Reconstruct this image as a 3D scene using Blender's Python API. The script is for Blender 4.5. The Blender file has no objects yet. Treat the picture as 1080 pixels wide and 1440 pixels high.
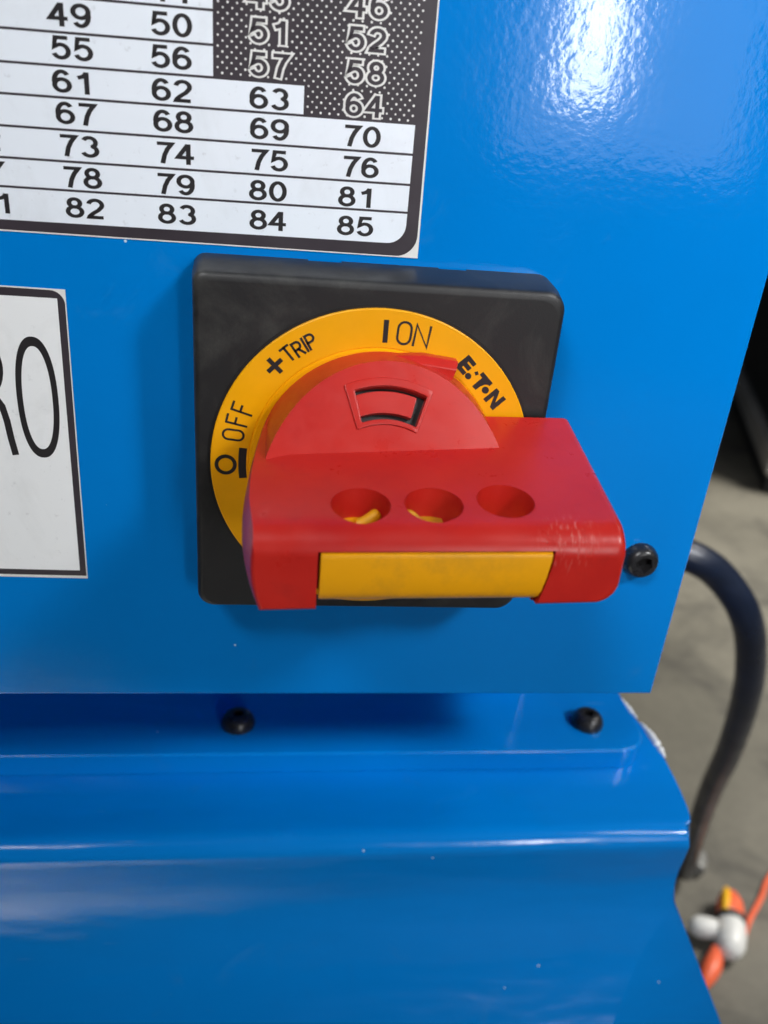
import bpy, bmesh, math, random
from mathutils import Vector, Matrix
random.seed(7)
S = bpy.context.scene
COL = S.collection
PI = math.pi
H0 = 850.0          # the machine frame's zero stands 850 mm above the floor
# All builders below work in millimetres in the machine frame: x right along the front panel,
# y into the machine (panel face at y = 0), z up (0 = centre of the switch).
def V(x, y, z): return Vector((x/1000, y/1000, (z+H0)/1000))

# ------------------------------------------------------------------ camera
cd = bpy.data.cameras.new('camera'); cam = bpy.data.objects.new('camera', cd); COL.objects.link(cam)
CR = ((0.9913517978, -0.1025224011, 0.0819192905), (0.0265035509, -0.4549589629, -0.8901179157), (0.1285269415, 0.8845911483, -0.4483071782))
m = Matrix.Identity(4)
for i in range(3):
    m[i][0] = CR[0][i]; m[i][1] = -CR[1][i]; m[i][2] = -CR[2][i]
m.translation = V(-25.38, -221.37, 90.41)
cam.matrix_world = m
cd.sensor_fit = 'VERTICAL'; cd.sensor_height = 36; cd.sensor_width = 27
cd.lens = 1194.03/1440*36
cd.clip_start = 0.005; cd.clip_end = 60
cd.dof.use_dof = True; cd.dof.focus_distance = 0.222; cd.dof.aperture_fstop = 11.5
S.camera = cam

# ------------------------------------------------------------------ world and light
w = bpy.data.worlds.new('World'); S.world = w; w.use_nodes = True
bgn = w.node_tree.nodes['Background']
bgn.inputs[0].default_value = (0.70, 0.80, 0.95, 1); bgn.inputs[1].default_value = 0.045
S.view_settings.view_transform = 'Standard'; S.view_settings.look = 'None'
S.view_settings.exposure = 0; S.view_settings.gamma = 1
def area(name, loc, target, sx, sy, power, col):
    l = bpy.data.lights.new(name, 'AREA'); l.shape = 'RECTANGLE'; l.size = sx; l.size_y = sy
    l.energy = power; l.color = col
    o = bpy.data.objects.new(name, l); COL.objects.link(o)
    o.location = V(*loc); o.rotation_euler = (V(*target)-V(*loc)).to_track_quat('-Z', 'Y').to_euler()
    return o
# daylight through the open workshop door behind the camera and a key light high on the right
area('open_doorway_light', (1190, -3050, 560), (0, 0, 90), 0.86, 1.35, 6.5, (0.92, 0.95, 1.0))
area('bright_door_gap_light', (1020, -3000, 620), (0, 0, 90), 0.17, 1.06, 17, (1.0, 0.99, 0.97))
kl = area('high_key_fill_light', (1080, -800, 1220), (400, 0, 400), .5, .5, 1.9, (0.98, 0.99, 1.0))
kl.data.spread = math.radians(25)
kl = area('high_key_fill_light', (-560, -900, 1450), (30, 0, 430), .6, .6, 1.4, (0.98, 0.99, 1.0))  # added left fill sharing the key's work, lightens the shadows it casts
kl.data.spread = math.radians(25)
sl_ = area('added_floor_beam', (-1700, -2600, 1500), (-420, -560, -850), .35, .35, 7, (1.0, 0.98, 0.95))  # added beam: brightens the floor so the lower body mirrors a pale patch
sl_.data.spread = math.radians(9)
fl = area('far_floor_fill', (2700, 800, 2300), (1300, 1400, -850), 1.2, 1.2, 40, (1.0, 0.97, 0.90))  # added unseen lamp, brightens the floor and the things behind the machine
fl.data.spread = math.radians(62)

# ------------------------------------------------------------------ materials
def nt(name):
    mt = bpy.data.materials.new(name); mt.use_nodes = True
    return mt, mt.node_tree, mt.node_tree.nodes['Principled BSDF']
def lin(r, g, b):
    f = lambda c: (c/255/12.92 if c/255 <= .04045 else ((c/255+.055)/1.055)**2.4)
    return (f(r), f(g), f(b), 1)
def noise(t, scale, detail=3, rough=.5, dist=0):
    c = t.nodes.get('tc') or t.nodes.new('ShaderNodeTexCoord'); c.name = 'tc'
    n = t.nodes.new('ShaderNodeTexNoise'); n.inputs['Scale'].default_value = scale
    n.inputs['Detail'].default_value = detail; n.inputs['Roughness'].default_value = rough; n.inputs['Distortion'].default_value = dist
    t.links.new(c.outputs['Object'], n.inputs['Vector']); return n
def ramp(t, src, stops):
    r = t.nodes.new('ShaderNodeValToRGB'); e = r.color_ramp.elements
    while len(e) < len(stops): e.new(.5)
    for k, (p, c) in enumerate(stops): e[k].position = p; e[k].color = c if len(c) == 4 else (*c, 1)
    t.links.new(src, r.inputs[0]); return r
def mixc(t, fac, a, b):
    x = t.nodes.new('ShaderNodeMix'); x.data_type = 'RGBA'
    for s, v in ((x.inputs[0], fac), (x.inputs[6], a), (x.inputs[7], b)):
        if hasattr(v, 'is_output') or isinstance(v, bpy.types.NodeSocket): t.links.new(v, s)
        else: s.default_value = v
    return x.outputs[2]
def bump(t, src, strength, dist, prev=None):
    b = t.nodes.new('ShaderNodeBump'); b.inputs['Strength'].default_value = strength; b.inputs['Distance'].default_value = dist
    t.links.new(src, b.inputs['Height'])
    if prev: t.links.new(prev, b.inputs['Normal'])
    return b.outputs[0]
G = lambda v: (v, v, v, 1)

def plain(name, col, rough=.5, var=.12, scale=60, bs=.15, bscale=900, spec=.5, dist=.0001):
    mt, t, p = nt(name)
    n = noise(t, scale, 5, .6)
    dark = tuple(c*(1-var) for c in col[:3])+(1,); lite = tuple(min(1, c*(1+var)) for c in col[:3])+(1,)
    r = ramp(t, n.outputs[0], [(.3, dark), (.7, lite)]); t.links.new(r.outputs[0], p.inputs['Base Color'])
    rr = ramp(t, noise(t, scale*2.3, 4).outputs[0], [(.3, G(max(0, rough-.07))), (.75, G(min(1, rough+.1)))]); t.links.new(rr.outputs[0], p.inputs['Roughness'])
    p.inputs['Specular IOR Level'].default_value = spec
    if bs: t.links.new(bump(t, noise(t, bscale, 3).outputs[0], bs, dist), p.inputs['Normal'])
    return mt

# glossy blue machine enamel with orange peel, faint grime and small chips
def paint(name, peel=.46, ro=0, wavy=False):
    mt, t, p = nt(name)
    base = ramp(t, noise(t, 9, 4, .55).outputs[0], [(.3, (0.000, .185, .58, 1)), (.7, (0.000, .205, .65, 1))])
    grime = ramp(t, noise(t, 38, 8, .72, .8).outputs[0], [(.60, G(0)), (.80, G(1))])
    gm = t.nodes.new('ShaderNodeMath'); gm.operation = 'MULTIPLY'; gm.inputs[1].default_value = .10
    t.links.new(grime.outputs[0], gm.inputs[0])
    c1 = mixc(t, gm.outputs[0], base.outputs[0], (.14, .30, .50, 1))
    tc = t.nodes['tc']
    vor = t.nodes.new('ShaderNodeTexVoronoi'); vor.inputs['Scale'].default_value = 62
    t.links.new(tc.outputs['Object'], vor.inputs['Vector'])
    sp = ramp(t, vor.outputs['Distance'], [(.018, G(1)), (.030, G(0))])
    sel = ramp(t, vor.outputs['Color'], [(.50, G(0)), (.52, G(1))])
    mm = t.nodes.new('ShaderNodeMath'); mm.operation = 'MULTIPLY'
    t.links.new(sp.outputs[0], mm.inputs[0]); t.links.new(sel.outputs[0], mm.inputs[1])
    c2 = mixc(t, mm.outputs[0], c1, (.62, .80, .92, 1))
    t.links.new(c2, p.inputs['Base Color'])
    rr = ramp(t, noise(t, 30, 5, .6).outputs[0], [(.35, G(.06+ro)), (.75, G(.12+ro))]); t.links.new(rr.outputs[0], p.inputs['Roughness'])
    p.inputs['Specular IOR Level'].default_value = .42
    b1 = bump(t, noise(t, 480, 2, .5).outputs[0], peel, .00007)
    b2 = bump(t, noise(t, 110, 2, .5).outputs[0], peel*.5, .00016, b1)
    if wavy:
        mp = t.nodes.new('ShaderNodeMapping'); mp.inputs['Scale'].default_value = (9, 26, 26)
        t.links.new(tc.outputs['Object'], mp.inputs[0])
        nz = t.nodes.new('ShaderNodeTexNoise'); nz.inputs['Scale'].default_value = 1; nz.inputs['Detail'].default_value = 3
        t.links.new(mp.outputs[0], nz.inputs['Vector'])
        b2 = bump(t, nz.outputs[0], 1.0, .0022, b2)
    mp = t.nodes.new('ShaderNodeMapping'); mp.inputs['Scale'].default_value = (40, 900, 1500); mp.inputs['Rotation'].default_value = (0, .35, 0)
    t.links.new(tc.outputs['Object'], mp.inputs[0])
    nz = t.nodes.new('ShaderNodeTexNoise'); nz.inputs['Scale'].default_value = 1; nz.inputs['Detail'].default_value = 2
    t.links.new(mp.outputs[0], nz.inputs['Vector'])
    sc = ramp(t, nz.outputs[0], [(.74, G(0)), (.80, G(1))])
    patch = ramp(t, noise(t, 14, 3, .5).outputs[0], [(.52, G(0)), (.66, G(.35))])
    mq = t.nodes.new('ShaderNodeMath'); mq.operation = 'MULTIPLY'; t.links.new(sc.outputs[0], mq.inputs[0]); t.links.new(patch.outputs[0], mq.inputs[1])
    t.links.new(mixc(t, mq.outputs[0], c2, (.45, .62, .78, 1)), p.inputs['Base Color'])
    t.links.new(b2, p.inputs['Normal'])
    return mt
M = {}
M['blue'] = paint('blue_enamel')
M['blue_body'] = paint('blue_enamel_body', .45, .07, True)
M['black'] = plain('black_plastic', (.022, .022, .024), .42, .25, 70, .35, 1600)
M['escutcheon'] = None
def escutcheon():
    mt, t, p = nt('dusty_black_plastic')
    dust = ramp(t, noise(t, 34, 9, .7, .5).outputs[0], [(.50, G(0)), (.85, G(1))])
    fine = ramp(t, noise(t, 1500, 4, .7).outputs[0], [(.35, G(.55)), (.75, G(1))])
    mm = t.nodes.new('ShaderNodeMath'); mm.operation = 'MULTIPLY'
    t.links.new(dust.outputs[0], mm.inputs[0]); t.links.new(fine.outputs[0], mm.inputs[1])
    t.links.new(mixc(t, mm.outputs[0], (.013, .013, .014, 1), (.075, .075, .068, 1)), p.inputs['Base Color'])
    vor = t.nodes.new('ShaderNodeTexVoronoi'); vor.inputs['Scale'].default_value = 110
    t.links.new(t.nodes['tc'].outputs['Object'], vor.inputs['Vector'])
    p.inputs['Roughness'].default_value = .46
    t.links.new(bump(t, noise(t, 2600, 2, .6).outputs[0], .35, .00006), p.inputs['Normal'])
    return mt
M['escutcheon'] = escutcheon()
M['hole'] = plain('black_inner_plastic', (.006, .006, .007), .5, .2, 70, 0)
M['yellow'] = plain('yellow_plastic', lin(240, 168, 0), .42, .07, 45, .2, 2200, spec=.35, dist=.00005)
def slider_mat():
    mt, t, p = nt('smudged_yellow_plastic')
    a = ramp(t, noise(t, 60, 6, .7).outputs[0], [(.42, G(0)), (.70, G(1))])
    b = ramp(t, noise(t, 26, 3, .5).outputs[0], [(.40, G(0)), (.60, G(.6))])
    mm = t.nodes.new('ShaderNodeMath'); mm.operation = 'MULTIPLY'
    t.links.new(a.outputs[0], mm.inputs[0]); t.links.new(b.outputs[0], mm.inputs[1])
    t.links.new(mixc(t, mm.outputs[0], lin(236, 163, 0), (.20, .14, .035, 1)), p.inputs['Base Color'])
    p.inputs['Roughness'].default_value = .4
    t.links.new(bump(t, noise(t, 1800, 3).outputs[0], .2, .00005), p.inputs['Normal'])
    return mt
M['slider'] = slider_mat()
def red_mat():
    mt, t, p = nt('red_plastic')
    r = ramp(t, noise(t, 40, 5, .6).outputs[0], [(.25, (.44, .012, .010, 1)), (.5, (.51, .018, .012, 1)), (.75, (.55, .024, .016, 1))])
    # fine pale scuffs rubbed over the front right edge of the grip
    tc = t.nodes['tc']
    mp = t.nodes.new('ShaderNodeMapping'); mp.inputs['Rotation'].default_value = (0, math.radians(-35), 0); mp.inputs['Scale'].default_value = (2300, 400, 330)
    t.links.new(tc.outputs['Object'], mp.inputs[0])
    sn = t.nodes.new('ShaderNodeTexNoise'); sn.inputs['Scale'].default_value = 1; sn.inputs['Detail'].default_value = 4
    t.links.new(mp.outputs[0], sn.inputs['Vector'])
    scr = ramp(t, sn.outputs[0], [(.56, G(0)), (.64, G(1))])
    vd = t.nodes.new('ShaderNodeVectorMath'); vd.operation = 'DISTANCE'
    vd.inputs[1].default_value = (.037, -.0690, .0545)
    t.links.new(tc.outputs['Object'], vd.inputs[0])
    reg = ramp(t, vd.outputs['Value'], [(.002, G(1)), (.0082, G(0))])
    mm = t.nodes.new('ShaderNodeMath'); mm.operation = 'MULTIPLY'; t.links.new(scr.outputs[0], mm.inputs[0]); t.links.new(reg.outputs[0], mm.inputs[1])
    m2 = t.nodes.new('ShaderNodeMath'); m2.operation = 'MULTIPLY'; m2.inputs[1].default_value = .24; t.links.new(mm.outputs[0], m2.inputs[0])
    t.links.new(mixc(t, m2.outputs[0], r.outputs[0], (.85, .42, .36, 1)), p.inputs['Base Color'])
    bc = p.inputs['Base Color'].links[0].from_socket
    worn = bc
    gr = ramp(t, noise(t, 85, 9, .75, .4).outputs[0], [(.55, G(0)), (.75, G(.22))])
    t.links.new(mixc(t, gr.outputs[0], worn, (.13, .018, .018, 1)), p.inputs['Base Color'])
    rr = ramp(t, noise(t, 120, 5, .65).outputs[0], [(.3, G(.26)), (.75, G(.40))]); t.links.new(rr.outputs[0], p.inputs['Roughness'])
    b1 = bump(t, noise(t, 1900, 2, .5).outputs[0], .12, .00004)
    t.links.new(bump(t, mm.outputs[0], .5, .00012, b1), p.inputs['Normal'])
    p.inputs['Specular IOR Level'].default_value = .36
    return mt
M['red'] = red_mat()
M['ink'] = plain('black_ink', (.016, .014, .016), .45, .15, 90, 0)
M['border'] = plain('dark_print', (.040, .032, .040), .38, .15, 60, 0)
def film(name, col):
    mt, t, p = nt(name)
    a = ramp(t, noise(t, 26, 8, .7, .6).outputs[0], [(.50, G(0)), (.80, G(.30))])
    b = ramp(t, noise(t, 420, 4, .7).outputs[0], [(.62, G(0)), (.72, G(.22))])
    c1 = mixc(t, a.outputs[0], col, (.42, .43, .42, 1))
    t.links.new(mixc(t, b.outputs[0], c1, (.30, .30, .32, 1)), p.inputs['Base Color'])
    rr = ramp(t, noise(t, 60, 4).outputs[0], [(.35, G(.28)), (.7, G(.45))]); t.links.new(rr.outputs[0], p.inputs['Roughness'])
    t.links.new(bump(t, noise(t, 55, 3).outputs[0], .25, .0006), p.inputs['Normal'])
    return mt
M['label'] = film('pale_label_film', lin(236, 243, 252))
M['label2'] = film('white_label_film', lin(242, 244, 245))
M['white'] = plain('white_film', (.75, .75, .73), .5, .05, 60, 0)
M['screw'] = plain('black_oxide_steel', (.018, .018, .020), .30, .3, 200, .4, 1500)
M['bare'] = plain('chipped_bare_metal', (.88, .88, .87), .5, .3, 400, .6, 900)
M['hose'] = plain('black_rubber', (.008, .013, .028), .33, .3, 20, .2, 300)
M['wplastic'] = plain('white_plastic', (.72, .72, .70), .4, .06, 30, 0)
M['orange'] = plain('orange_plastic', (.85, .14, .055), .4, .1, 40, 0)
M['yellow2'] = plain('yellow_stripe', (.9, .48, .02), .4, .06, 40, 0)
M['far_black'] = plain('far_black_paint', (.012, .013, .014), .5, .3, 8, 0)
M['far_grey'] = plain('far_grey_steel', (.42, .40, .37), .5, .2, 8, 0)
def floor_mat():
    mt, t, p = nt('workshop_concrete')
    a = ramp(t, noise(t, 1.6, 8, .6, .3).outputs[0], [(.30, (.095, .088, .068, 1)), (.70, (.190, .176, .140, 1))])
    b = ramp(t, noise(t, 4.5, 8, .72, .6).outputs[0], [(.50, G(0)), (.68, G(.85))])
    c = mixc(t, b.outputs[0], a.outputs[0], (.035, .032, .028, 1))
    d = ramp(t, noise(t, 60, 4, .7).outputs[0], [(.35, G(.8)), (.7, G(1))])
    x = t.nodes.new('ShaderNodeMix'); x.data_type = 'RGBA'; x.blend_type = 'MULTIPLY'; x.inputs[0].default_value = 1
    t.links.new(c, x.inputs[6]); t.links.new(d.outputs[0], x.inputs[7]); t.links.new(x.outputs[2], p.inputs['Base Color'])
    p.inputs['Roughness'].default_value = .6
    t.links.new(bump(t, noise(t, 90, 5, .7).outputs[0], .3, .002), p.inputs['Normal'])
    return mt
M['floor'] = floor_mat()

# ------------------------------------------------------------------ builders
def thing(name, label, cat, base, group=None):
    o = bpy.data.objects.new(name, None); COL.objects.link(o); o.empty_display_size = .02
    o.location = V(*base); o['label'] = label; o['category'] = cat
    if group: o['group'] = group
    return o
def wnorm(o):
    md = o.modifiers.new('weighted', 'WEIGHTED_NORMAL'); md.keep_sharp = True; md.weight = 90; md.mode = 'FACE_AREA'
def place(name, bm, mat, parent=None, smooth=None, label=None, kind=None):
    """bm holds machine-frame millimetres"""
    org = Vector((0, 0, 0))
    q = parent
    while q is not None: org = org + q.location; q = q.parent
    for v in bm.verts: v.co = V(*v.co) - org
    bmesh.ops.recalc_face_normals(bm, faces=bm.faces)
    me = bpy.data.meshes.new(name); bm.to_mesh(me); bm.free()
    me.materials.append(mat)
    if smooth is not None:
        me.polygons.foreach_set('use_smooth', [True]*len(me.polygons))
        me.set_sharp_from_angle(angle=math.radians(smooth))
    o = bpy.data.objects.new(name, me); COL.objects.link(o)
    if smooth is not None: wnorm(o)
    if parent: o.parent = parent
    if label: o['label'] = label
    if kind: o['kind'] = kind
    return o
def rings(bm, loops, cap0=True, cap1=True, closed=True):
    vs = [[bm.verts.new(p) for p in L] for L in loops]
    n = len(loops[0])
    for a, b in zip(vs, vs[1:]):
        for i in range(n if closed else n-1):
            j = (i+1) % n; bm.faces.new((a[i], a[j], b[j], b[i]))
    if cap0: bm.faces.new(vs[0])
    if cap1: bm.faces.new(vs[-1][::-1])
    return vs
def rrect(x0, x1, z0, z1, r, n=8):
    """rounded rectangle outline; r = radii (bl, br, tr, tl)"""
    if not hasattr(r, '__len__'): r = (r,)*4
    out = []
    for (cx, cz, a0, rr) in ((x0+r[0], z0+r[0], PI, r[0]), (x1-r[1], z0+r[1], 1.5*PI, r[1]), (x1-r[2], z1-r[2], 0, r[2]), (x0+r[3], z1-r[3], .5*PI, r[3])):
        for k in range(n+1):
            a = a0+k/n*PI/2; out.append((cx+rr*math.cos(a), cz+rr*math.sin(a)))
    return out
def prism_y(bm, poly, y0, y1, bev=0):
    """outline in xz, from back y0 to front y1 (y1 < y0); bev rounds the front edge"""
    if bev:
        cx = sum(p[0] for p in poly)/len(poly); cz = sum(p[1] for p in poly)/len(poly)
        hx = max(abs(p[0]-cx) for p in poly); hz = max(abs(p[1]-cz) for p in poly)
        L = [[(x, y0, z) for x, z in poly]]
        for k in range(5):
            a = k/4*PI/2; i = bev*(1-math.cos(a)); y = y1+bev-bev*math.sin(a)
            L.append([(cx+(x-cx)*(1-i/hx), y, cz+(z-cz)*(1-i/hz)) for x, z in poly])
        rings(bm, L)
    else: rings(bm, [[(x, y0, z) for x, z in poly], [(x, y1, z) for x, z in poly]])
def tube(bm, pts, rad, n=16, cap=True):
    pts = [Vector(p) for p in pts]; L = []; up = Vector((0, 0, 1)); nrm = None
    for i, p in enumerate(pts):
        d = (pts[min(i+1, len(pts)-1)]-pts[max(i-1, 0)]).normalized()
        if nrm is None: nrm = d.orthogonal().normalized()
        nrm = (nrm - d*nrm.dot(d)).normalized(); b = d.cross(nrm)
        r = rad[i] if hasattr(rad, '__len__') else rad
        L.append([p+r*(math.cos(2*PI*k/n)*nrm+math.sin(2*PI*k/n)*b) for k in range(n)])
    rings(bm, L, cap, cap)
def spline(pts, m=6):
    P = [Vector(p) for p in pts]; P = [2*P[0]-P[1]]+P+[2*P[-1]-P[-2]]; out = []
    for i in range(1, len(P)-2):
        for k in range(m):
            t = k/m; a, b, c, d = P[i-1:i+3]
            out.append(.5*((2*b)+(c-a)*t+(2*a-5*b+4*c-d)*t*t+(3*b-a-3*c+d)*t**3))
    out.append(P[-2]); return out
def lathe(bm, axis_o, axis_d, prof, n=40):
    """prof: list of (along, radius)"""
    d = Vector(axis_d).normalized(); u = d.orthogonal().normalized(); v = d.cross(u); o = Vector(axis_o)
    L = [[o+d*a+r*(math.cos(2*PI*k/n)*u+math.sin(2*PI*k/n)*v) for k in range(n)] for a, r in prof]
    rings(bm, L)
def flat(bm, poly, y):          # one flat face in the xz plane, facing -y
    f = bm.faces.new([bm.verts.new((x, y, z)) for x, z in poly]); return f
def sheet(bm, poly, y0, y1): rings(bm, [[(x, y0, z) for x, z in poly], [(x, y1, z) for x, z in poly]])
def boolean(a, b, op):
    a.modifiers.clear(); b.modifiers.clear()
    md = a.modifiers.new('b', 'BOOLEAN'); md.operation = op; md.object = b; md.solver = 'EXACT'
    dg = bpy.context.evaluated_depsgraph_get()
    me = bpy.data.meshes.new_from_object(a.evaluated_get(dg)); a.modifiers.clear(); old = a.data; a.data = me; bpy.data.meshes.remove(old)
def drop(o): me = o.data; bpy.data.objects.remove(o); bpy.data.meshes.remove(me)
def finish(o, bev, seg=2, ang=35, smooth=40):
    o.modifiers.clear()
    md = o.modifiers.new('v', 'BEVEL'); md.width = bev/1000; md.segments = seg; md.limit_method = 'ANGLE'; md.angle_limit = math.radians(ang)
    md.use_clamp_overlap = True; md.miter_outer = 'MITER_ARC'
    dg = bpy.context.evaluated_depsgraph_get()
    me = bpy.data.meshes.new_from_object(o.evaluated_get(dg)); o.modifiers.clear(); old = o.data; o.data = me; bpy.data.meshes.remove(old)
    me.polygons.foreach_set('use_smooth', [True]*len(me.polygons)); me.set_sharp_from_angle(angle=math.radians(smooth)); wnorm(o)

# text helper: returns a bmesh of flat glyph faces in (x, z), centred on 0,0, of cap height h
_cache = {}
def glyphs(txt, h, xs=1.0, off=0.0):
    c = bpy.data.curves.new('t', 'FONT'); c.body = txt; c.size = 1; c.align_x = 'LEFT'; c.offset = off; c.fill_mode = 'BOTH'; c.resolution_u = 6
    o = bpy.data.objects.new('t', c); COL.objects.link(o)
    dg = bpy.context.evaluated_depsgraph_get(); dg.update()
    me = bpy.data.meshes.new_from_object(o.evaluated_get(dg)); bpy.data.objects.remove(o); bpy.data.curves.remove(c)
    P = [v.co.copy() for v in me.vertices]; F = [tuple(p.vertices) for p in me.polygons]; bpy.data.meshes.remove(me)
    k = h/.729
    x0 = min(p.x for p in P)+off; x1 = max(p.x for p in P)-off
    return [((p.x-(x0+x1)/2)*k*xs, (p.y-.3645)*k) for p in P], F
def put_glyphs(bm, g, y, fn):
    P, F = g; vs = []
    for p in P:
        q = fn(p); vs.append(bm.verts.new((q[0], y, q[1])))
    for f in F:
        try: bm.faces.new([vs[i] for i in f])
        except ValueError: pass
def stroke(bm, pts, wd, y, fn=lambda p: p, closed=False, caps=True):
    """constant-width pen stroke through 2-D points"""
    P = [Vector(fn(p)) for p in pts]; n = len(P); A = []; B = []
    for i in range(n):
        a = P[(i-1) % n] if closed or i else P[i]; b = P[(i+1) % n] if closed or i < n-1 else P[i]
        d1 = (P[i]-a); d2 = (b-P[i])
        d1 = d1.normalized() if d1.length > 1e-9 else d2.normalized(); d2 = d2.normalized() if d2.length > 1e-9 else d1
        t = (d1+d2).normalized(); nn = Vector((-t.y, t.x)); c = max(.5, abs(nn.dot(Vector((-d2.y, d2.x)))))
        q = P[i]
        if caps and not closed and i == 0: q = q-d2*wd*(.24 if wd > .3 and wd < .4 else .4)
        if caps and not closed and i == n-1: q = q+d1*wd*(.24 if wd > .3 and wd < .4 else .4)
        A.append(bm.verts.new((*(lambda v: (v.x, y, v.y))(q+nn*wd/2/c),))); B.append(bm.verts.new((*(lambda v: (v.x, y, v.y))(q-nn*wd/2/c),)))
    for i in range(n if closed else n-1):
        j = (i+1) % n; bm.faces.new((A[i], A[j], B[j], B[i]))
def arc(cx, cz, r, a0, a1, n=16, rz=None):
    rz = rz or r
    return [(cx+r*math.cos(math.radians(a0+(a1-a0)*k/n)), cz+rz*math.sin(math.radians(a0+(a1-a0)*k/n))) for k in range(n+1)]

# ------------------------------------------------------------------ setting: floor
bm = bmesh.new()
bm.faces.new([bm.verts.new(p) for p in ((-12000, -9000, -H0), (14000, -9000, -H0), (14000, 16000, -H0), (-12000, 16000, -H0))])
o = place('floor', bm, M['floor'], kind='structure')

# ------------------------------------------------------------------ machine
mach = thing('machine', 'blue painted metal machine with a switch box on top of its base', 'machine', (0, 100, -H0))
# switch box: folded sheet steel, small radius on the folded edges
def box_shell():
    bm = bmesh.new()
    x0, x1, z0, z1, yb = -420, 105.6, -89.6, 420, 320
    r = 1.1
    L = []
    for k in range(7):
        a = k/6*PI/2; i = r*(1-math.sin(a)); y = r-r*math.cos(PI/2-a) if False else r*(1-math.sin(a))
    poly = lambda i: rrect(x0+i, x1-i, z0+i, z1-i, .3, 2)
    L.append([(x, yb, z) for x, z in poly(0)])
    for k in range(7):
        a = k/6*PI/2
        L.append([(x, r-r*math.sin(a), z) for x, z in poly(r*(1-math.cos(a)))])
    rings(bm, L)
    return place('switch_box', bm, M['blue'], mach, 35)
box = box_shell()
# inset riser the box stands on, hidden back under it
bm = bmesh.new(); rings(bm, [[(x, y, -89.8) for x, y in rrect(-420, 92, 78, 320, 3, 3)], [(x, y, -150.1) for x, y in rrect(-420, 92, 78, 320, 3, 3)]])
place('riser', bm, M['blue_body'], mach, 35)
# folded ledge plate with a rounded corner
def ledge():
    bm = bmesh.new(); L = []
    def P(i): return rrect(-430+i, 134.6-i, 38+i, 330-i, (2, 12-i, 3, 2), 10)
    zt, zb, r = -150, -159.7, 1.0
    L.append([(x, y, zb) for x, y in P(0)])
    for k in range(5):
        a = k/4*PI/2; L.append([(x, y, zt-r+r*math.sin(a)) for x, y in P(r*(1-math.cos(a)))])
    rings(bm, L)
    return place('ledge_plate', bm, M['blue_body'], mach, 35)
ledge()
# lower body: flat top, rolled front bend, upright face that sweeps forward at the bottom
def body():
    bm = bmesh.new()
    prof = [(330, -160.2)]
    yf, zt, r = 2.4, -160, 8.0
    prof += [(95, zt), (85, zt), (77, zt), (70, zt), (62, zt), (55, zt), (45, zt), (36, zt), (27, zt), (20, zt-.02), (16, zt-.05), (12.5, zt-.1)]
    for k in range(9):
        a = k/8*PI/2; prof.append((yf+r-r*math.sin(a), zt-r+r*math.cos(a)-.3*(1-math.sin(a))))
    prof += [(yf+.6, -171), (yf+2.2, -178), (yf+3.8, -185), (yf+4.8, -192), (yf+4.9, -199), (yf+4.1, -206), (yf+2.3, -214), (yf-.1, -222), (yf-3.0, -230), (yf-6.5, -238), (yf-10.9, -247), (yf-16.8, -258), (yf-26.5, -275), (yf-45, -305), (yf-45, -716), (330, -716)]
    def xe(y, z):
        if z > -160.5:
            q = [(-25, 139), (3, 140), (5, 141.2), (14, 144), (24, 145.2), (36, 145.8), (45, 146), (55, 145.6), (70, 142.7), (85, 139.7), (400, 139)]
            for (a, p), (b, c) in zip(q, q[1:]):
                if y <= b: return p+(c-p)*(y-a)/(b-a)
        if z > -206: return 140.0+min(1, (-160.5-z)/45)*4.6
        return 144.6-min(75, -206-z)*.44
    xs = [-430, -300, -200, -150, -100, -60, -20, 20, 60, 90]
    cols = [[bm.verts.new((x, y, z)) for y, z in prof] for x in xs]
    cols.append([bm.verts.new((xe(y, z)-1.2, y, z)) for y, z in prof])
    cols.append([bm.verts.new((xe(y, z)-.2, y+(.5 if y < 0 else 0), z-(.4 if z > -167 else 0))) for y, z in prof])
    for a, b in zip(cols, cols[1:]):
        for i in range(len(prof)-1): bm.faces.new((a[i], a[i+1], b[i+1], b[i]))
    bm.faces.new(cols[-1]); bm.faces.new(cols[0][::-1])
    return place('lower_body', bm, M['blue_body'], mach, 40)
body()
# flared gusset facet beside the sweep
bm = bmesh.new()
ey = [(7.2, -192), (7.3, -199), (6.5, -206), (4.7, -214), (2.3, -222), (-.6, -230), (-4.1, -238), (-8.5, -247), (-14.4, -258), (-24.1, -275), (-42.6, -305)]
L = []
for k, (y, z) in enumerate(ey):
    xe_ = (140+min(1, (-160.5-z)/45)*4.6 if z > -206 else 144.6-min(75, -206-z)*.44)-.5
    a = Vector((xe_, y+.4, z)); t_ = max(0, (k-1.5)/8.5)
    b = Vector((145.2, 6.4, -204)).lerp(Vector((256, -32, -424)), t_)
    L.append([a, a.lerp(b, .5), b, b+Vector((-1, 5, 0)), a+Vector((-1, 5, 0))])
rings(bm, L)
place('flared_gusset', bm, M['blue_body'], mach, 30)
# chipped paint on the right edge of the lower body
random.seed(3)
for P_, r_ in (([(139.8, 85, -159.9), (141.2, 77, -159.9), (142.9, 69.5, -159.9)], 1.3), ([(143.6, 66.5, -160), (144.9, 59, -160), (145.8, 51, -160), (146.1, 44, -160.1)], 1.7)):
    bm = bmesh.new(); q = spline(P_, 9); n_ = len(q)
    tube(bm, q, [max(.08, r_*math.sin(PI*(k+.3)/(n_-.4))**.5*random.uniform(.6, 1.15)) for k in range(n_)], 8)
    place('chipped_edge', bm, M['bare'], mach, 50)

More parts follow.
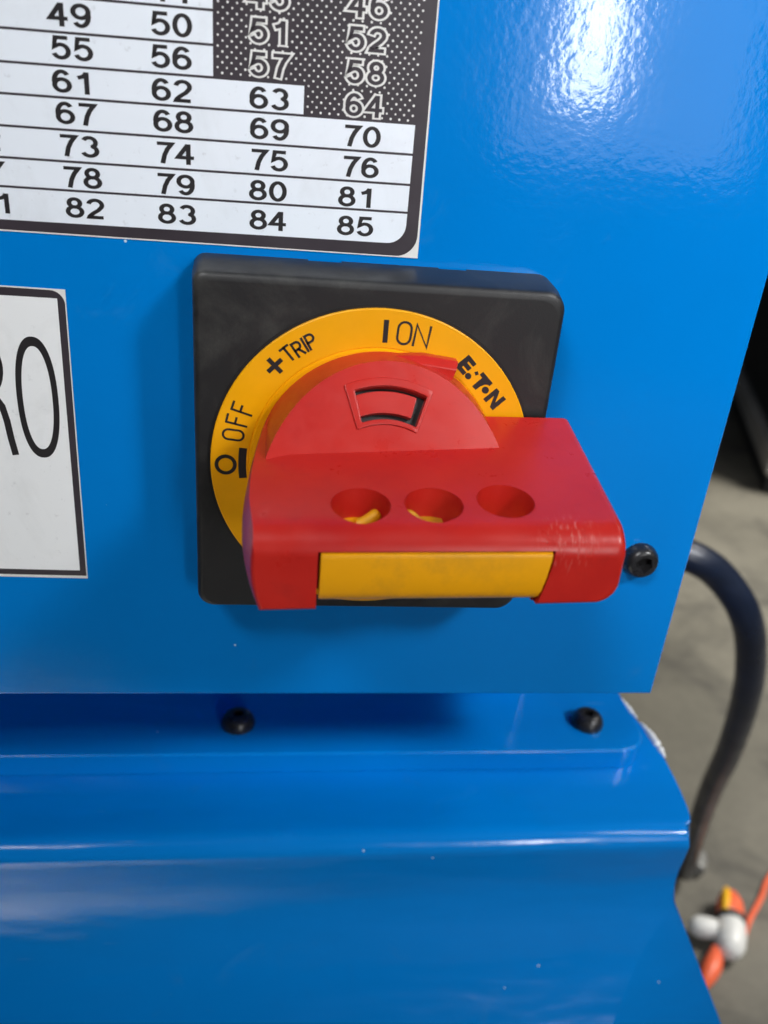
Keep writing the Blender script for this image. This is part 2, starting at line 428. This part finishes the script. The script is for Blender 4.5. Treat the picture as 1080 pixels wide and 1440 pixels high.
# hex-socket button-head bolts
def bolt(loc, d, R_, h, name='bolt', label=None, sock=2.6):
    bm = bmesh.new(); prof = [(-1, R_*.96), (.0, R_*.98), (.5, R_)]
    for k in range(1, 9):
        a = k/8; prof.append((.5+(h-.5)*math.sin(a*PI/2), R_-(R_-sock*1.35)*(1-math.cos(a*PI/2))))
    n = 36
    dv = Vector(d).normalized(); u = dv.orthogonal().normalized(); v = dv.cross(u); o = Vector(loc)
    L = [[o+dv*a+r*(math.cos(2*PI*k/n)*u+math.sin(2*PI*k/n)*v) for k in range(n)] for a, r in prof]
    def hexr(k):
        a = (2*PI*k/n) % (PI/3)-PI/6; return sock/math.cos(a)*.94
    for a, s in ((h+.02, 1.06), (h-.35, 1.0), (h-2.6, 1.0)):
        L.append([o+dv*a+hexr(k)*s*(math.cos(2*PI*k/n)*u+math.sin(2*PI*k/n)*v) for k in range(n)])
    rings(bm, L, True, True)
    return place(name, bm, M['screw'], mach, 38, label)
bolt((88.7, 0, -35.7), (0, -1, 0), 5.7, 4.6, label='black hex socket bolt in the face of the switch box')
bolt((-37.7, 55.7, -150), (0, 0, 1), 6.9, 5.6, 'screw', 'black screw under the switch box, left of the pair', 2.1)
bolt((112, 54.8, -150), (0, 0, 1), 7.0, 5.8, 'screw', 'black screw under the switch box, near its right corner', 2.1)

# ------------------------------------------------------------------ number chart sticker
chart = thing('number_chart', 'pale number chart sticker with black border and dotted corner above the switch', 'sticker', (-50, 0, 51.5))
bm = bmesh.new()
sheet(bm, [(-125, 51.5), (9.4, 51.4), (8.4, 130), (-125, 130)], -.02, -.16); place('backing', bm, M['white'], chart)
bm = bmesh.new()
flat(bm, [(-125, 51.9), (3.5, 51.7)]+[(3.6+5.2*math.sin(a), 56.9-5.2*math.cos(a)) for a in [k/10*PI/2 for k in range(11)]]+[(8.1, 129.8), (-125, 129.8)], -.19)
place('border_print', bm, M['border'], chart)
lines = [(108.3, 109.3), (101.5, 102.4), (94.6, 95.75), (88.0, 89.2), (81.6, 82.6), (74.9, 75.75), (68.1, 68.85), (61.7, 62.3), (53.9, 54.45)]
def lz(k, x):
    a, b = lines[k]; return a+(b-a)*(x+90)/96
for k in range(8):
    xr = -41.8 if k < 3 else (-21.0 if k == 3 else 5.7)
    t = .27
    bm = bmesh.new()
    tl, tr, bl, br = lz(k, -125)-t, lz(k, xr)-t, lz(k+1, -125)+t, lz(k+1, xr)+t
    if k < 7: poly = [(-125, bl), (xr, br), (xr, tr), (-125, tl)]
    else:
        poly = [(-125, bl), (xr-4.6, br)]+[(xr-4.6+4.6*math.sin(a), br+4.6-4.6*math.cos(a)) for a in [j/8*PI/2 for j in range(9)]]+[(xr, tr), (-125, tl)]
    flat(bm, poly, -.22); place('row_panel', bm, M['label'], chart)
# halftone dots
bm = bmesh.new(); cnt = 0
for j in range(60):
    z = 83.2+j*1.085
    for i in range(40):
        x = -44+i*2.08+(1.04 if j % 2 else 0)+.012*(z-83)
        if not (-41.6 < x < 6.2): continue
        if x < -20.4 and z < lz(3, x)+.1: continue
        if z < lz(4, x)-.2 or z > 118: continue
        if x > 5.6-.3*(j % 2): continue
        if any(abs(x-a) < 4.7 and abs(z-b) < 2.3 for a, b in ((-29.2, 98.9), (-7.2, 99.2), (-29.1, 92.2), (-7.0, 92.5), (-6.8, 85.6), (-29.6, 105.7), (-7.3, 105.9))): continue
        r = .27+random.uniform(-.03, .03)
        bm.faces.new([bm.verts.new((x+r*math.cos(a*PI/3.5), -.215, z+r*math.sin(a*PI/3.5))) for a in range(7)])
place('halftone_dots', bm, M['white'], chart, kind='stuff')
nums = {6: (78.7, [(-94.6, '66'), (-72.8, '67'), (-51, '68'), (-28.8, '69'), (-6.9, '70')]),
        7: (71.85, [(-94.6, '72'), (-72.7, '73'), (-50.8, '74'), (-28.8, '75'), (-6.8, '76')]),
        8: (64.95, [(-94.6, '77'), (-72.5, '78'), (-50.9, '79'), (-28.9, '80'), (-7.2, '81')]),
        9: (58.1, [(-94.2, '81'), (-72.3, '82'), (-50.7, '83'), (-28.7, '84'), (-7.1, '85')]),
        5: (85.2, [(-73, '61'), (-51.1, '62'), (-29, '63')]),
        4: (91.9, [(-72.7, '55'), (-51.1, '56')]),
        3: (98.4, [(-72.7, '49'), (-50.9, '50')]),
        2: (105.0, [(-72.7, '43'), (-50.9, '44')])}
def ell(cx, cz, a, b, t0, t1, n=18): return [(cx+a*math.cos(math.radians(t0+(t1-t0)*k/n)), cz+b*math.sin(math.radians(t0+(t1-t0)*k/n))) for k in range(n+1)]
six = [(ell(0, -.165, .235, .255, 0, 360, 28)[:-1], True), (ell(0, -.0, .235, .42, 192, 100, 12)+ell(.0, .16, .2, .26, 90, 28, 6), False)]
DIG = {'0': [(ell(0, 0, .235, .42, 0, 360, 36)[:-1], True)],
       '1': [([(.09, -.5), (.09, .46)], False), ([(-.19, .20), (-.05, .25), (.04, .33), (.09, .44)], False)],
       '2': [(ell(0, .19, .225, .23, 170, -25, 16)+[(.10, -.06), (-.08, -.22), (-.20, -.36), (-.22, -.42), (.26, -.42)], False)],
       '3': [(ell(0, .20, .205, .22, 155, -75, 16), False), (ell(0, -.185, .235, .235, 78, -158, 18), False)],
       '4': [([(.10, -.5), (.10, .46)], False), ([(.08, .43), (-.25, -.17), (.29, -.17)], False)],
       '5': [([(.23, .42), (-.15, .42), (-.205, .02)]+ell(0, -.145, .235, .275, 130, -158, 20), False)],
       '6': six, '7': [([(-.25, .42), (.24, .42), (.10, .18), (.0, -.10), (-.07, -.5)], False)],
       '8': [(ell(0, .225, .185, .195, 0, 360, 28)[:-1], True), (ell(0, -.19, .235, .23, 0, 360, 32)[:-1], True)],
       '9': [([(-x, -z) for x, z in pts], c) for pts, c in six]}
def number(cx, cz, s, outlined=False):
    if s == '81' and cx < -90: s = '1'; cx = -90.9
    h, xs, adv = (4.9, 1.30, .77) if outlined else (4.7, 1.46, .70)
    def draw(bm, wd, y):
        q = 0
        for i, ch in enumerate(s):
            ox = (i-(len(s)-1)/2)*adv
            for pts, cl in DIG[ch]:
                n0 = len(bm.verts)
                stroke(bm, [(p[0]+ox, p[1]) for p in pts], wd, y-.006*q, lambda p: p, cl, wd > .3); q += 1
                bm.verts.ensure_lookup_table()
                for v in bm.verts[n0:]:
                    X, Z = v.co.x*h*xs, v.co.z*h; v.co.x = cx+X; v.co.z = cz+Z+.008*X
    bm = bmesh.new()
    if outlined:
        draw(bm, .33, -.235); o1 = place('number', bm, M['white'], chart)
        bm = bmesh.new(); draw(bm, .155, -.27); place('number_fill', bm, M['border'], o1)
    else:
        draw(bm, .160, -.245); place('number', bm, M['ink'], chart)
for r_, (z, L) in nums.items():
    for x, s in L: number(x, z+.004*(x+50), s)
for x, z, s in ((-29.2, 98.9, '51'), (-7.2, 99.2, '52'), (-29.1, 92.2, '57'), (-7.0, 92.5, '58'), (-6.8, 85.6, '64'), (-29.6, 105.7, '45'), (-7.3, 105.9, '46')):
    number(x, z, s, True)

# ------------------------------------------------------------------ name sticker on the left
name = thing('name_sticker', 'white sticker with thick black border and tall black letters RO left of the switch', 'sticker', (-100, 0, -46))
bm = bmesh.new(); sheet(bm, [(-140, -45.7), (-79.2, -46.2), (-78.6, 38.2), (-140, 38.8)], -.02, -.16); place('backing', bm, M['white'], name)
bm = bmesh.new()
flat(bm, [(-140, -44.9), (-79.5, -45.3)]+[(-82.4+3.5*math.cos(a), 34.4+3.5*math.sin(a)) for a in [k/8*PI/2 for k in range(9)]]+[(-140, 38.5)], -.19)
place('border_print', bm, M['border'], name)
bm = bmesh.new(); flat(bm, [(-140, -43.0), (-81.2, -43.5), (-80.7, 35.9), (-140, 36.2)], -.22); place('face_panel', bm, M['label2'], name)
def sup(cx, cz, a, b, e, n=72):
    out = []
    for k in range(n):
        t = 2*PI*k/n; c, s = math.cos(t), math.sin(t)
        out.append((cx+a*math.copysign(abs(c)**(2/e), c), cz+b*math.copysign(abs(s)**(2/e), s)))
    return out
def ringface(bm, A, B, y):
    a = [bm.verts.new((x, y, z)) for x, z in A]; b = [bm.verts.new((x, y, z)) for x, z in B]
    for i in range(len(a)): bm.faces.new((a[i], a[(i+1) % len(a)], b[(i+1) % len(a)], b[i]))
bm = bmesh.new(); ringface(bm, sup(-87.95, 9.0, 5.25, 16.8, 2.3), sup(-87.95, 9.0, 3.75, 14.3, 2.2), -.25); place('letter', bm, M['ink'], name)
bm = bmesh.new()
# letter R: stem, bowl, leg
flat(bm, [(-106.6, -7.4), (-104.9, -7.4), (-104.9, 25.4), (-106.6, 25.4)], -.25)
outer = [(-104.9, 25.4)]+[(-101+5.2*math.cos(a), 17.2+8.2*math.sin(a)) for a in [PI/2-k/16*PI for k in range(17)]]+[(-104.9, 9.0)]
inner = [(-104.9, 23.0)]+[(-101.2+3.5*math.cos(a), 17.2+5.8*math.sin(a)) for a in [PI/2-k/16*PI for k in range(17)]]+[(-104.9, 11.4)]
a = [bm.verts.new((x, -.25, z)) for x, z in outer]; b = [bm.verts.new((x, -.25, z)) for x, z in inner]
for i in range(len(a)-1): bm.faces.new((a[i], a[i+1], b[i+1], b[i]))
stroke(bm, [(-101, 9.6), (-98.6, 9.0), (-97.2, 6.6), (-96.4, 2.5), (-95.9, -2.5), (-95.3, -6.6)], 1.75, -.25)
place('letter', bm, M['ink'], name)

# ------------------------------------------------------------------ rotary switch
sw = thing('rotary_switch', 'red and yellow rotary main switch handle on square black plate', 'switch', (0, 0, -47))
def plate():
    bm = bmesh.new(); L = []
    st = [(0, 0, 0), (-9, .35, 0), (-13.6, .8, 0)]
    def P(i): return rrect(-46.9+i, 46.5-i, -45.6+i*.6, 49.4-i*1.35, (4.2, 5, 5.2, 3), 8)
    for y, i, _ in st: L.append([(x, y, z) for x, z in P(i)])
    r = 1.7
    for k in range(1, 7):
        a = k/6*PI/2; L.append([(x, -14.3-r*math.sin(a), z) for x, z in P(.9+r*(1-math.cos(a)))])
    rings(bm, L)
    o = place('mounting_plate', bm, M['escutcheon'], sw, 35)
    # shallow notches at the wall edge of the top flank
    for x0, x1, d in ((-18.5, -10, 1.4), (15, 22.5, 1.2)):
        bm = bmesh.new(); rings(bm, [[(x0, 2, 46.9+1.2), (x1, 2, 48.1), (x1, 2, 55), (x0, 2, 55)], [(x0, -d, 48.1), (x1, -d, 48.1), (x1, -d, 55), (x0, -d, 55)]])
        c = place('c', bm, M['hole'], sw); boolean(o, c, 'DIFFERENCE'); drop(c)
    o.data.polygons.foreach_set('use_smooth', [True]*len(o.data.polygons)); o.data.set_sharp_from_angle(angle=math.radians(35)); wnorm(o)
    return o
plate()
# dark groove and yellow indicator disc
bm = bmesh.new(); lathe(bm, (0, -15.9, 0), (0, -1, 0), [(0, 42.9), (.18, 42.9), (.2, 42.5)], 96); place('groove', bm, M['hole'], sw, 35)
bm = bmesh.new(); lathe(bm, (0, -15.7, 0), (0, -1, 0), [(0, 42.0), (1.1, 42.0), (1.3, 41.75), (1.3, 32.5), (1.15, 32.3), (1.15, 32.05), (1.9, 31.75), (1.9, 20)], 128)
disc = place('indicator_disc', bm, M['yellow'], sw, 30)
YI = -17.06
def polar(r, deg): a = math.radians(deg); return (r*math.cos(a), r*math.sin(a))
def onring(r0, deg, rot=None):
    """local frame at polar point; text up = outward unless rot (degrees, screen angle of the text's right) is given"""
    c = Vector(polar(r0, deg)); ang = math.radians(deg-90 if rot is None else rot)
    ux = Vector((math.cos(ang), math.sin(ang))); uy = Vector((-ux.y, ux.x))
    return lambda p: tuple(c+ux*p[0]+uy*p[1])
def mono(ch, h, wd):
    """single-line engraved letters: list of (points, closed)"""
    a, b = wd/2, h/2
    if ch == 'O':
        r = wd*.5; return [(arc(0, b-r, r, 0, 180, 10)+arc(0, -b+r, r, 180, 360, 10), True)]
    if ch == 'N': return [([(-a, -b), (-a, b), (a, -b), (a, b)], False)]
    if ch == 'F': return [([(-a, -b), (-a, b), (a, b)], False), ([(-a, .06*h), (a*.55, .06*h)], False)]
    if ch == 'T': return [([(-a, b), (a, b)], False), ([(0, b), (0, -b)], False)]
    if ch == 'I': return [([(0, b), (0, -b)], False)]
    if ch in 'RP':
        q = h*.26; L = [([(-a, -b), (-a, b)]+[(a-q+q*math.cos(t), b-q+q*math.sin(t)) for t in [PI/2-k/8*PI for k in range(9)]]+[(-a, b-2*q)], False)]
        if ch == 'R': L.append(([(0, b-2*q), (a, -b)], False))
        return L
def engrave(word, items, wd_line, part='lettering', label=None):
    bm = bmesh.new()
    for ch, fn, h, wd in items:
        for pts, cl in mono(ch, h, wd): stroke(bm, pts, wd_line, YI, fn, cl)
    return place(part, bm, M['ink'], disc)
engrave('ON', [('O', onring(36.7, 81.7, -3), 5.5, 3.3), ('N', onring(37.1, 74.8, -7), 5.2, 3.5)], .58)
engrave('TRIP', [('T', onring(37.5, 127.7, 41), 3.7, 2.3), ('R', onring(37.2, 123.5, 36), 3.6, 1.9), ('I', onring(37.3, 120.6, 33), 3.6, 1), ('P', onring(37.4, 117.9, 30), 3.6, 1.9)], .6)
engrave('OFF', [('O', onring(37.0, 167.9, 84), 5.2, 2.7), ('F', onring(37.1, 161.6, 77), 5.2, 2.1), ('F', onring(37.0, 156.2, 72), 5.2, 2.1)], .56)
bm = bmesh.new(); f_ = onring(36.5, 89.0, 0)
flat(bm, [f_(p) for p in ((-.62, -2.8), (.62, -2.8), (.62, 2.9), (-.62, 2.9))], YI); place('lettering', bm, M['ink'], disc)
bm = bmesh.new(); f_ = onring(37.2, 134.6, 46)
stroke(bm, [(-1.9, 0), (1.9, 0)], 1.15, YI, f_); stroke(bm, [(0, -1.9), (0, 1.9)], 1.15, YI-.003, f_); place('lettering', bm, M['ink'], disc)
bm = bmesh.new(); stroke(bm, arc(0, 0, 2.35, 0, 360, 40)[:-1], .95, YI, onring(38.1, 180.9, 90), True); place('lettering', bm, M['ink'], disc)
bm = bmesh.new(); stroke(bm, [polar(33.9, a_) for a_ in (172.9, 175, 177.5, 180, 182.5, 185, 187.2)], 2.0, YI, caps=False); place('lettering', bm, M['ink'], disc)
# five-letter block mark along the right of the disc, reading down
def logo():
    f0 = onring(35.9, 43.1, -45); f = lambda p: f0((p[0]*1.06, p[1]*.94)); bm = bmesh.new(); Y = YI
    def pg(pts): flat(bm, [f(p) for p in pts], Y)
    h = 2.35
    # E
    pg([(-7.6, -h), (-6.3, -h), (-6.3, h), (-7.6, h)])
    for z0, z1 in ((-h, -1.15), (-.62, .62), (1.15, h)): pg([(-6.3, z0), (-4.5, z0), (-4.5, z1), (-6.3, z1)])
    # A made of a dot and a slanted chip
    pg([(-3.5+.85*math.cos(a*PI/6), -1.45+.85*math.sin(a*PI/6)) for a in range(12)])
    pg([(-3.3, .5), (-2.4, .15), (-2.1, 1.0), (-2.9, 1.35)])
    # T
    pg([(-1.9, 1.15), (2.0, 1.15), (2.0, h), (-1.9, h)])
    pg([(-.85, -h), (.45, -h), (.55, -.6), (.95, .5), (1.5, 1.15), (-.85, 1.15)])
    # O as a dot
    pg([(2.15+.95*math.cos(a*PI/8), -.35+.95*math.sin(a*PI/8)) for a in range(16)])
    # N
    pg([(3.6, -h), (4.75, -h), (4.75, h), (3.6, h)]); pg([(6.35, -h), (7.5, -h), (7.5, h), (6.35, h)])
    pg([(4.75, h), (4.75, .5), (6.35, -h), (6.35, -.5)])
    place('lettering', bm, M['ink'], disc)
logo()

# red handle: one moulded piece (round hub cut by a sloping face, grip bar to the right)
zt = lambda x, y: 16.8+.13*(y+16)+.02*(x-45)
zb = lambda x, y: -7.3-.13*(y+70)+.042*(x-48)
def grip():
    CX, CZ = .9, .3
    tab = [(-80, 30.2), (-70, 30.7), (-64, 32.1), (-58, 33.0), (-50, 33.3), (-35, 32.7), (-24, 31.9), (-18, 31.3), (0, 31.3)]
    def RR(y):
        for (a, p), (b, q) in zip(tab, tab[1:]):
            if y <= b: return p+(q-p)*(y-a)/(b-a)
        return tab[-1][1]
    def outline(y, ti, ei):
        """ti lowers the top, ei insets everything else"""
        pts = []
        R_ = RR(y)-ei
        z_t = lambda x: zt(x, y)-ti-(max(0, -21-x)/10)**2*max(0, 3.4*(1-max(0, -24-y)/30)); z_b = lambda x: zb(x, y)+ei
        # left arc between bottom and top
        def ang(f):
            lo, hi = PI/2+.1, 1.5*PI-.1
            a_ = PI
            for _ in range(40):
                x = CX+R_*math.cos(a_); a_ = PI-math.asin(max(-1, min(1, (f(x)-CZ)/R_)))
            return a_
        at, ab = ang(z_t), ang(z_b)
        n = 22
        for k in range(n+1):
            a_ = at+(ab-at)*k/n; pts.append((CX+R_*math.cos(a_), CZ+R_*math.sin(a_)))
        xr = 50.9-.022*(-16-y)-ei
        rb, rt = 5.0, 2.0
        x0 = pts[-1][0]
        for k in range(1, 11):
            x = x0+(xr-rb-x0)*k/10; pts.append((x, z_b(x)))
        zc = z_b(xr-rb)+rb
        for k in range(1, 9):
            a_ = -PI/2+k/8*PI/2; pts.append((xr-rb+rb*math.cos(a_), zc+rb*math.sin(a_)))
        zc = z_t(xr-rt)-rt
        for k in range(0, 7):
            a_ = k/6*PI/2; pts.append((xr-rt+rt*math.cos(a_)-(.9*(1-math.sin(a_))*0), zc+rt*math.sin(a_)))
        x1 = pts[-1][0]; xt = pts[0][0]
        for k in range(1, 10):
            x = x1+(xt-x1)*k/10; pts.append((x, z_t(x)))
        return [(x, y, z) for x, z in pts]
    L = []
    for y in (-18.6, -21, -24, -28, -32, -37, -42, -47, -52, -57, -60.5, -63.5): L.append(outline(y, 0, 0))
    yF = -70.3; r = 6.4
    for k in range(1, 11):
        a_ = k/10*PI/2
        y = yF+r-r*math.sin(a_); ti = r*.9*(1-math.cos(a_))
        e = 1.0; d = yF+e-y
        ei = e*(1-math.sqrt(max(0, 1-(max(0, d)/e)**2))) if d > 0 else 0
        L.append(outline(y, ti, ei))
    bm = bmesh.new(); rings(bm, L)
    bar = place('handle_grip', bm, M['red'], sw)
    # hub
    bm = bmesh.new(); lathe(bm, (CX, -17.4, CZ), (0, -1, 0), [(0, 31.3), (2, 31.3), (26, 30.6)], 128)
    hub = place('hub', bm, M['red'], sw)
    # cut the hub with the sloping face plane: remove everything in front of / above it
    A = Vector((-27.38, -39.81, 12.26)); n = Vector((.06, -.83, .56)).normalized()
    u = Vector((1, 0, 0)); u = (u-n*u.dot(n)).normalized(); v = n.cross(u)
    bm = bmesh.new(); q = [A+u*a+v*b for a, b in ((-80, -60), (140, -60), (140, 90), (-80, 90))]
    rings(bm, [[tuple(p) for p in q], [tuple(p+n*90) for p in q]])
    c = place('c', bm, M['red'], sw); boolean(hub, c, 'DIFFERENCE'); drop(c)
    # the hub must not stand above the bar's own front: trim its lower half in front of the bar's back
    bm = bmesh.new(); rings(bm, [[(x, -24, z) for x, z in ((-60, -60), (60, -60), (60, 2), (-60, 2))], [(x, -90, z) for x, z in ((-60, -60), (60, -60), (60, 2), (-60, 2))]])
    c = place('c', bm, M['red'], sw); boolean(hub, c, 'DIFFERENCE'); drop(c)
    boolean(bar, hub, 'UNION'); drop(hub)
    # three padlock holes
    for cx, cy in ((-7.8, -59.7), (8.1, -59.3), (24.3, -57.7)):
        bm = bmesh.new(); lathe(bm, (cx, cy, -30), (0.02, .13*.0, 1), [(0, 6.4), (36, 6.45), (60, 6.55)], 48)
        c = place('c', bm, M['red'], sw); boolean(bar, c, 'DIFFERENCE'); drop(c)
    # slot for the slider
    bm = bmesh.new()
    pro = [(-16.2, 4.1), (34.0, 5.5), (33.9, 2), (33.3, -2), (32.4, -6), (31.5, -10), (29, -20), (-16.0, -22)]
    rings(bm, [[(x, -76, z) for x, z in pro], [(x, -67.6, z) for x, z in pro]])
    c = place('c', bm, M['red'], sw); boolean(bar, c, 'DIFFERENCE'); drop(c)
    bm = bmesh.new()
    rings(bm, [[(x, -76, z) for x, z in ((-16, -6.2), (31.4, -4.6), (31.4, -30), (-16, -30))], [(x, -40, z) for x, z in ((-16, -6.2), (31.4, -4.6), (31.4, -30), (-16, -30))]])
    c = place('c', bm, M['red'], sw); boolean(bar, c, 'DIFFERENCE'); drop(c)
    return bar, A, n, u, v
bar, FA, Fn, Fu, Fv = grip()
def face_pt(x, z, h=0):      # point of the sloping face above (x, z), lifted h along its normal
    y = FA.y+(-(Fn.x*(x-FA.x)+Fn.z*(z-FA.z)))/Fn.y
    return tuple(Vector((x, y, z))+Fn*h)
def sector(r0, r1, a0, a1, n=14):
    return [polar(r1, a0+(a1-a0)*k/n) for k in range(n+1)]+[polar(r0, a1+(a0-a1)*k/n) for k in range(n+1)]
# window opening
so = sector(19.6, 26.2, 66.8, 105.8)
bm = bmesh.new(); rings(bm, [[face_pt(x, z, -2.4) for x, z in so], [face_pt(x, z, 4) for x, z in so]])
c = place('c', bm, M['red'], sw); boolean(bar, c, 'DIFFERENCE'); drop(c)
finish(bar, .65, 3, 40, 42)
bm = bmesh.new(); si = sector(19.5, 26.3, 66.7, 105.9); rings(bm, [[face_pt(x, z, -2.45) for x, z in si], [face_pt(x, z, -2.3) for x, z in si]])
place('window_recess', bm, M['hole'], sw)
bm = bmesh.new(); A_ = sector(18.5, 28.0, 64.9, 110.4); B_ = sector(19.55, 26.3, 66.7, 106.0)
lo = [bm.verts.new(face_pt(x, z, -.3)) for x, z in A_]; hi = [bm.verts.new(face_pt(x, z, .55)) for x, z in A_]
hi2 = [bm.verts.new(face_pt(x, z, .55)) for x, z in B_]; lo2 = [bm.verts.new(face_pt(x, z, -2.0)) for x, z in B_]
n_ = len(A_)
for i in range(n_):
    j = (i+1) % n_
    for p, q in ((lo, hi), (hi, hi2), (hi2, lo2), (lo2, lo)): bm.faces.new((p[i], p[j], q[j], q[i]))
wf = place('window_frame', bm, M['red'], sw); finish(wf, .28, 2, 40, 40)
bm = bmesh.new(); st = sector(20.9, 25.3, 71.6, 106.2)
rings(bm, [[face_pt(x, z, -2.3) for x, z in st], [face_pt(x, z, -.15) for x, z in st]])
ti = place('window_insert', bm, M['red'], sw); finish(ti, .2, 2, 40, 40)
# pointer wedge on the hub rim
bm = bmesh.new()
pw = [(-1.5, 30.9), (4, 31.6), (10, 32.0), (18.9, 30.9), (17.9, 27.6), (16.2, 24.4), (14.4, 23.0), (6, 25)]
rings(bm, [[(x, -17.7, z) for x, z in pw], [(x, -20.6, z) for x, z in pw], [(x*.97, -22.6, z*.95) for x, z in pw]])
po = place('pointer', bm, M['red'], sw); finish(po, .3, 2, 35, 40)
# yellow slider in the slot: curved cover with a pad and two locking fingers behind it
bm = bmesh.new(); L = []
prof = [(-67.7, 3.9), (-69.4, 3.9), (-70.3, 3.5), (-70.6, 2.6), (-70.7, -2), (-70.4, -5.4), (-69.7, -7.2), (-68.8, -8.1), (-67.7, -8.3)]
for k in range(25):
    x = -15.6+49.2*k/24
    L.append([(x-(.055*max(0, 4.2-z)**1.35 if k == 24 else 0), y, z+.026*(x+15.6)) for y, z in prof])
rings(bm, L)
sl = place('locking_slider', bm, M['slider'], sw); finish(sl, .25, 2, 50, 35)
for x0, x1, y1, h_ in ((-14.5, 4.4, -44, 3.7), (6.5, 12.2, -50.5, 4.2), (18.5, 30, -52.5, 3.4)):
    bm = bmesh.new(); pad = rrect(x0, x1, -66.9, y1, .8, 3)
    rings(bm, [[(x, y, -6) for x, y in pad], [(x, y, h_) for x, y in pad]]); place('slider_pad', bm, M['slider'], sw, 35)
for pts in ([(-7.5, -58, 4.2), (-5.0, -57.2, 4.9), (-3.2, -56.4, 6.0), (-2.4, -56, 6.5)], [(8.6, -60, 3.6), (6.4, -59, 4.9), (4.4, -57.6, 6.4), (3.0, -56.8, 7.4)]):
    bm = bmesh.new(); tube(bm, spline(pts, 5), [1.1, 1.25, 1.35, 1.4, 1.45, 1.5, 1.5, 1.5, 1.5, 1.5, 1.45, 1.35, 1.25, 1.1, .8, .4], 12); place('slider_finger', bm, M['slider'], sw, 60)

# ------------------------------------------------------------------ floor things, all out of focus
hose = [(225, 250, -170), (252, 243, -173), (276, 244, -188), (300, 243, -215), (323, 254, -256), (348, 276, -316), (384, 322, -415), (421, 378, -518), (468, 442, -644), (517, 504, -776), (540, 540, -832), (520, 600, -838), (430, 650, -838)]
t = thing('hose', 'thick black rubber hose looping down behind the blue machine to the floor', 'hose', (540, 560, -H0))
bm = bmesh.new(); tube(bm, spline([(100, 280, -200), (170, 262, -178)]+hose, 8), 11, 20); place('hose_tube', bm, M['hose'], t, 60)
bm = bmesh.new(); hp = spline([(566, 545, -838), (574, 556, -838), (582, 572, -838)], 4); tube(bm, hp, [9, 10.5, 10.5, 9.5, 9.5, 10.5, 10.5, 9, 8], 14); place('hose_ferrule', bm, plain('dull_steel', (.2, .2, .19), .4, .3, 60, 0), t, 40)

t = thing('spray_nozzle', 'white plastic nozzle with orange cap and yellow stripe lying on the floor', 'nozzle', (556, 442, -H0))
bm = bmesh.new(); tube(bm, [(574, 470, -828), (571, 462, -828), (561, 440, -828), (552, 424, -829), (547, 414, -830), (545, 409, -830)], [14, 17, 18.5, 18, 13, 4], 24); place('nozzle_body', bm, M['wplastic'], t, 35)
bm = bmesh.new(); tube(bm, [(560, 440, -828), (548, 446, -828), (534, 450, -829), (524, 453, -830), (517, 455, -831), (513, 456, -831)], [10, 11, 13.5, 13.5, 10, 5], 24); place('spout', bm, M['wplastic'], t, 35)
bm = bmesh.new(); tube(bm, [(553, 443, -828), (551, 444, -828), (546.5, 446.3, -828), (544, 447.3, -828)], [12, 14, 14, 12], 24); place('collar', bm, M['far_grey'], t, 35)
bm = bmesh.new(); tube(bm, [(567, 452, -828), (568.6, 455.6, -828), (570.5, 460, -828)], [18.6, 19.6, 18.6], 24); place('seam_ring', bm, M['black'], t, 35)
bm = bmesh.new(); tube(bm, [(570, 458, -828), (576, 473, -828), (581, 484, -828), (586, 495, -829), (589, 501, -830)], [17, 17, 16, 11.5, 3], 24); place('cap', bm, M['orange'], t, 35)
bm = bmesh.new(); tube(bm, [(563, 464, -818), (570, 478, -816), (577, 491, -818), (582, 500, -822)], [5.5, 6, 6, 4], 12); place('stripe', bm, M['yellow2'], t, 45)
bm = bmesh.new(); tube(bm, spline([(536, 424, -834), (523, 406, -836), (508, 390, -838), (496, 377, -840)], 5), [7, 8, 8.5, 9.5, 10.5, 11, 11.5, 11.5, 11, 10.5, 9.5, 9, 7.5, 6, 5, 4], 14); place('trigger', bm, M['orange'], t, 50)
t = thing('cord', 'thin orange cord running over the floor beyond the white nozzle', 'cord', (640, 510, -H0))
bm = bmesh.new(); tube(bm, spline([(585, 445, -846), (606, 470, -846), (640, 503, -846), (675, 540, -846), (760, 600, -846), (900, 640, -846)], 6), 3.6, 10); place('cord_line', bm, M['orange'], t, 60)

# dark machine standing far behind on the right
t = thing('distant_machine', 'dark black machine standing blurred in the background with grey rail at its foot', 'machine', (1800, 2150, -H0))
d = Vector((-.345, -.938, 0)); e = Vector((.938, -.345, 0)); o0 = Vector((1640, 2660, 0))
def bxr(a0, a1, b0, b1, z0, z1, mat, nm, bev=12):
    bm = bmesh.new()
    q = [o0+d*a+e*b for a, b in ((a0, b0), (a1, b0), (a1, b1), (a0, b1))]
    rings(bm, [[(p.x, p.y, z0) for p in q], [(p.x, p.y, z1) for p in q]])
    ob = place(nm, bm, mat, t); finish(ob, bev, 2, 30, 40)
bxr(0, 900, 10, 700, -H0, -H0+55, M['far_black'], 'foot')
bxr(-10, 910, 0, 710, -H0+56, -H0+130, M['far_grey'], 'rail')
bxr(0, 900, 15, 700, -H0+131, 500, M['far_black'], 'housing', 20)
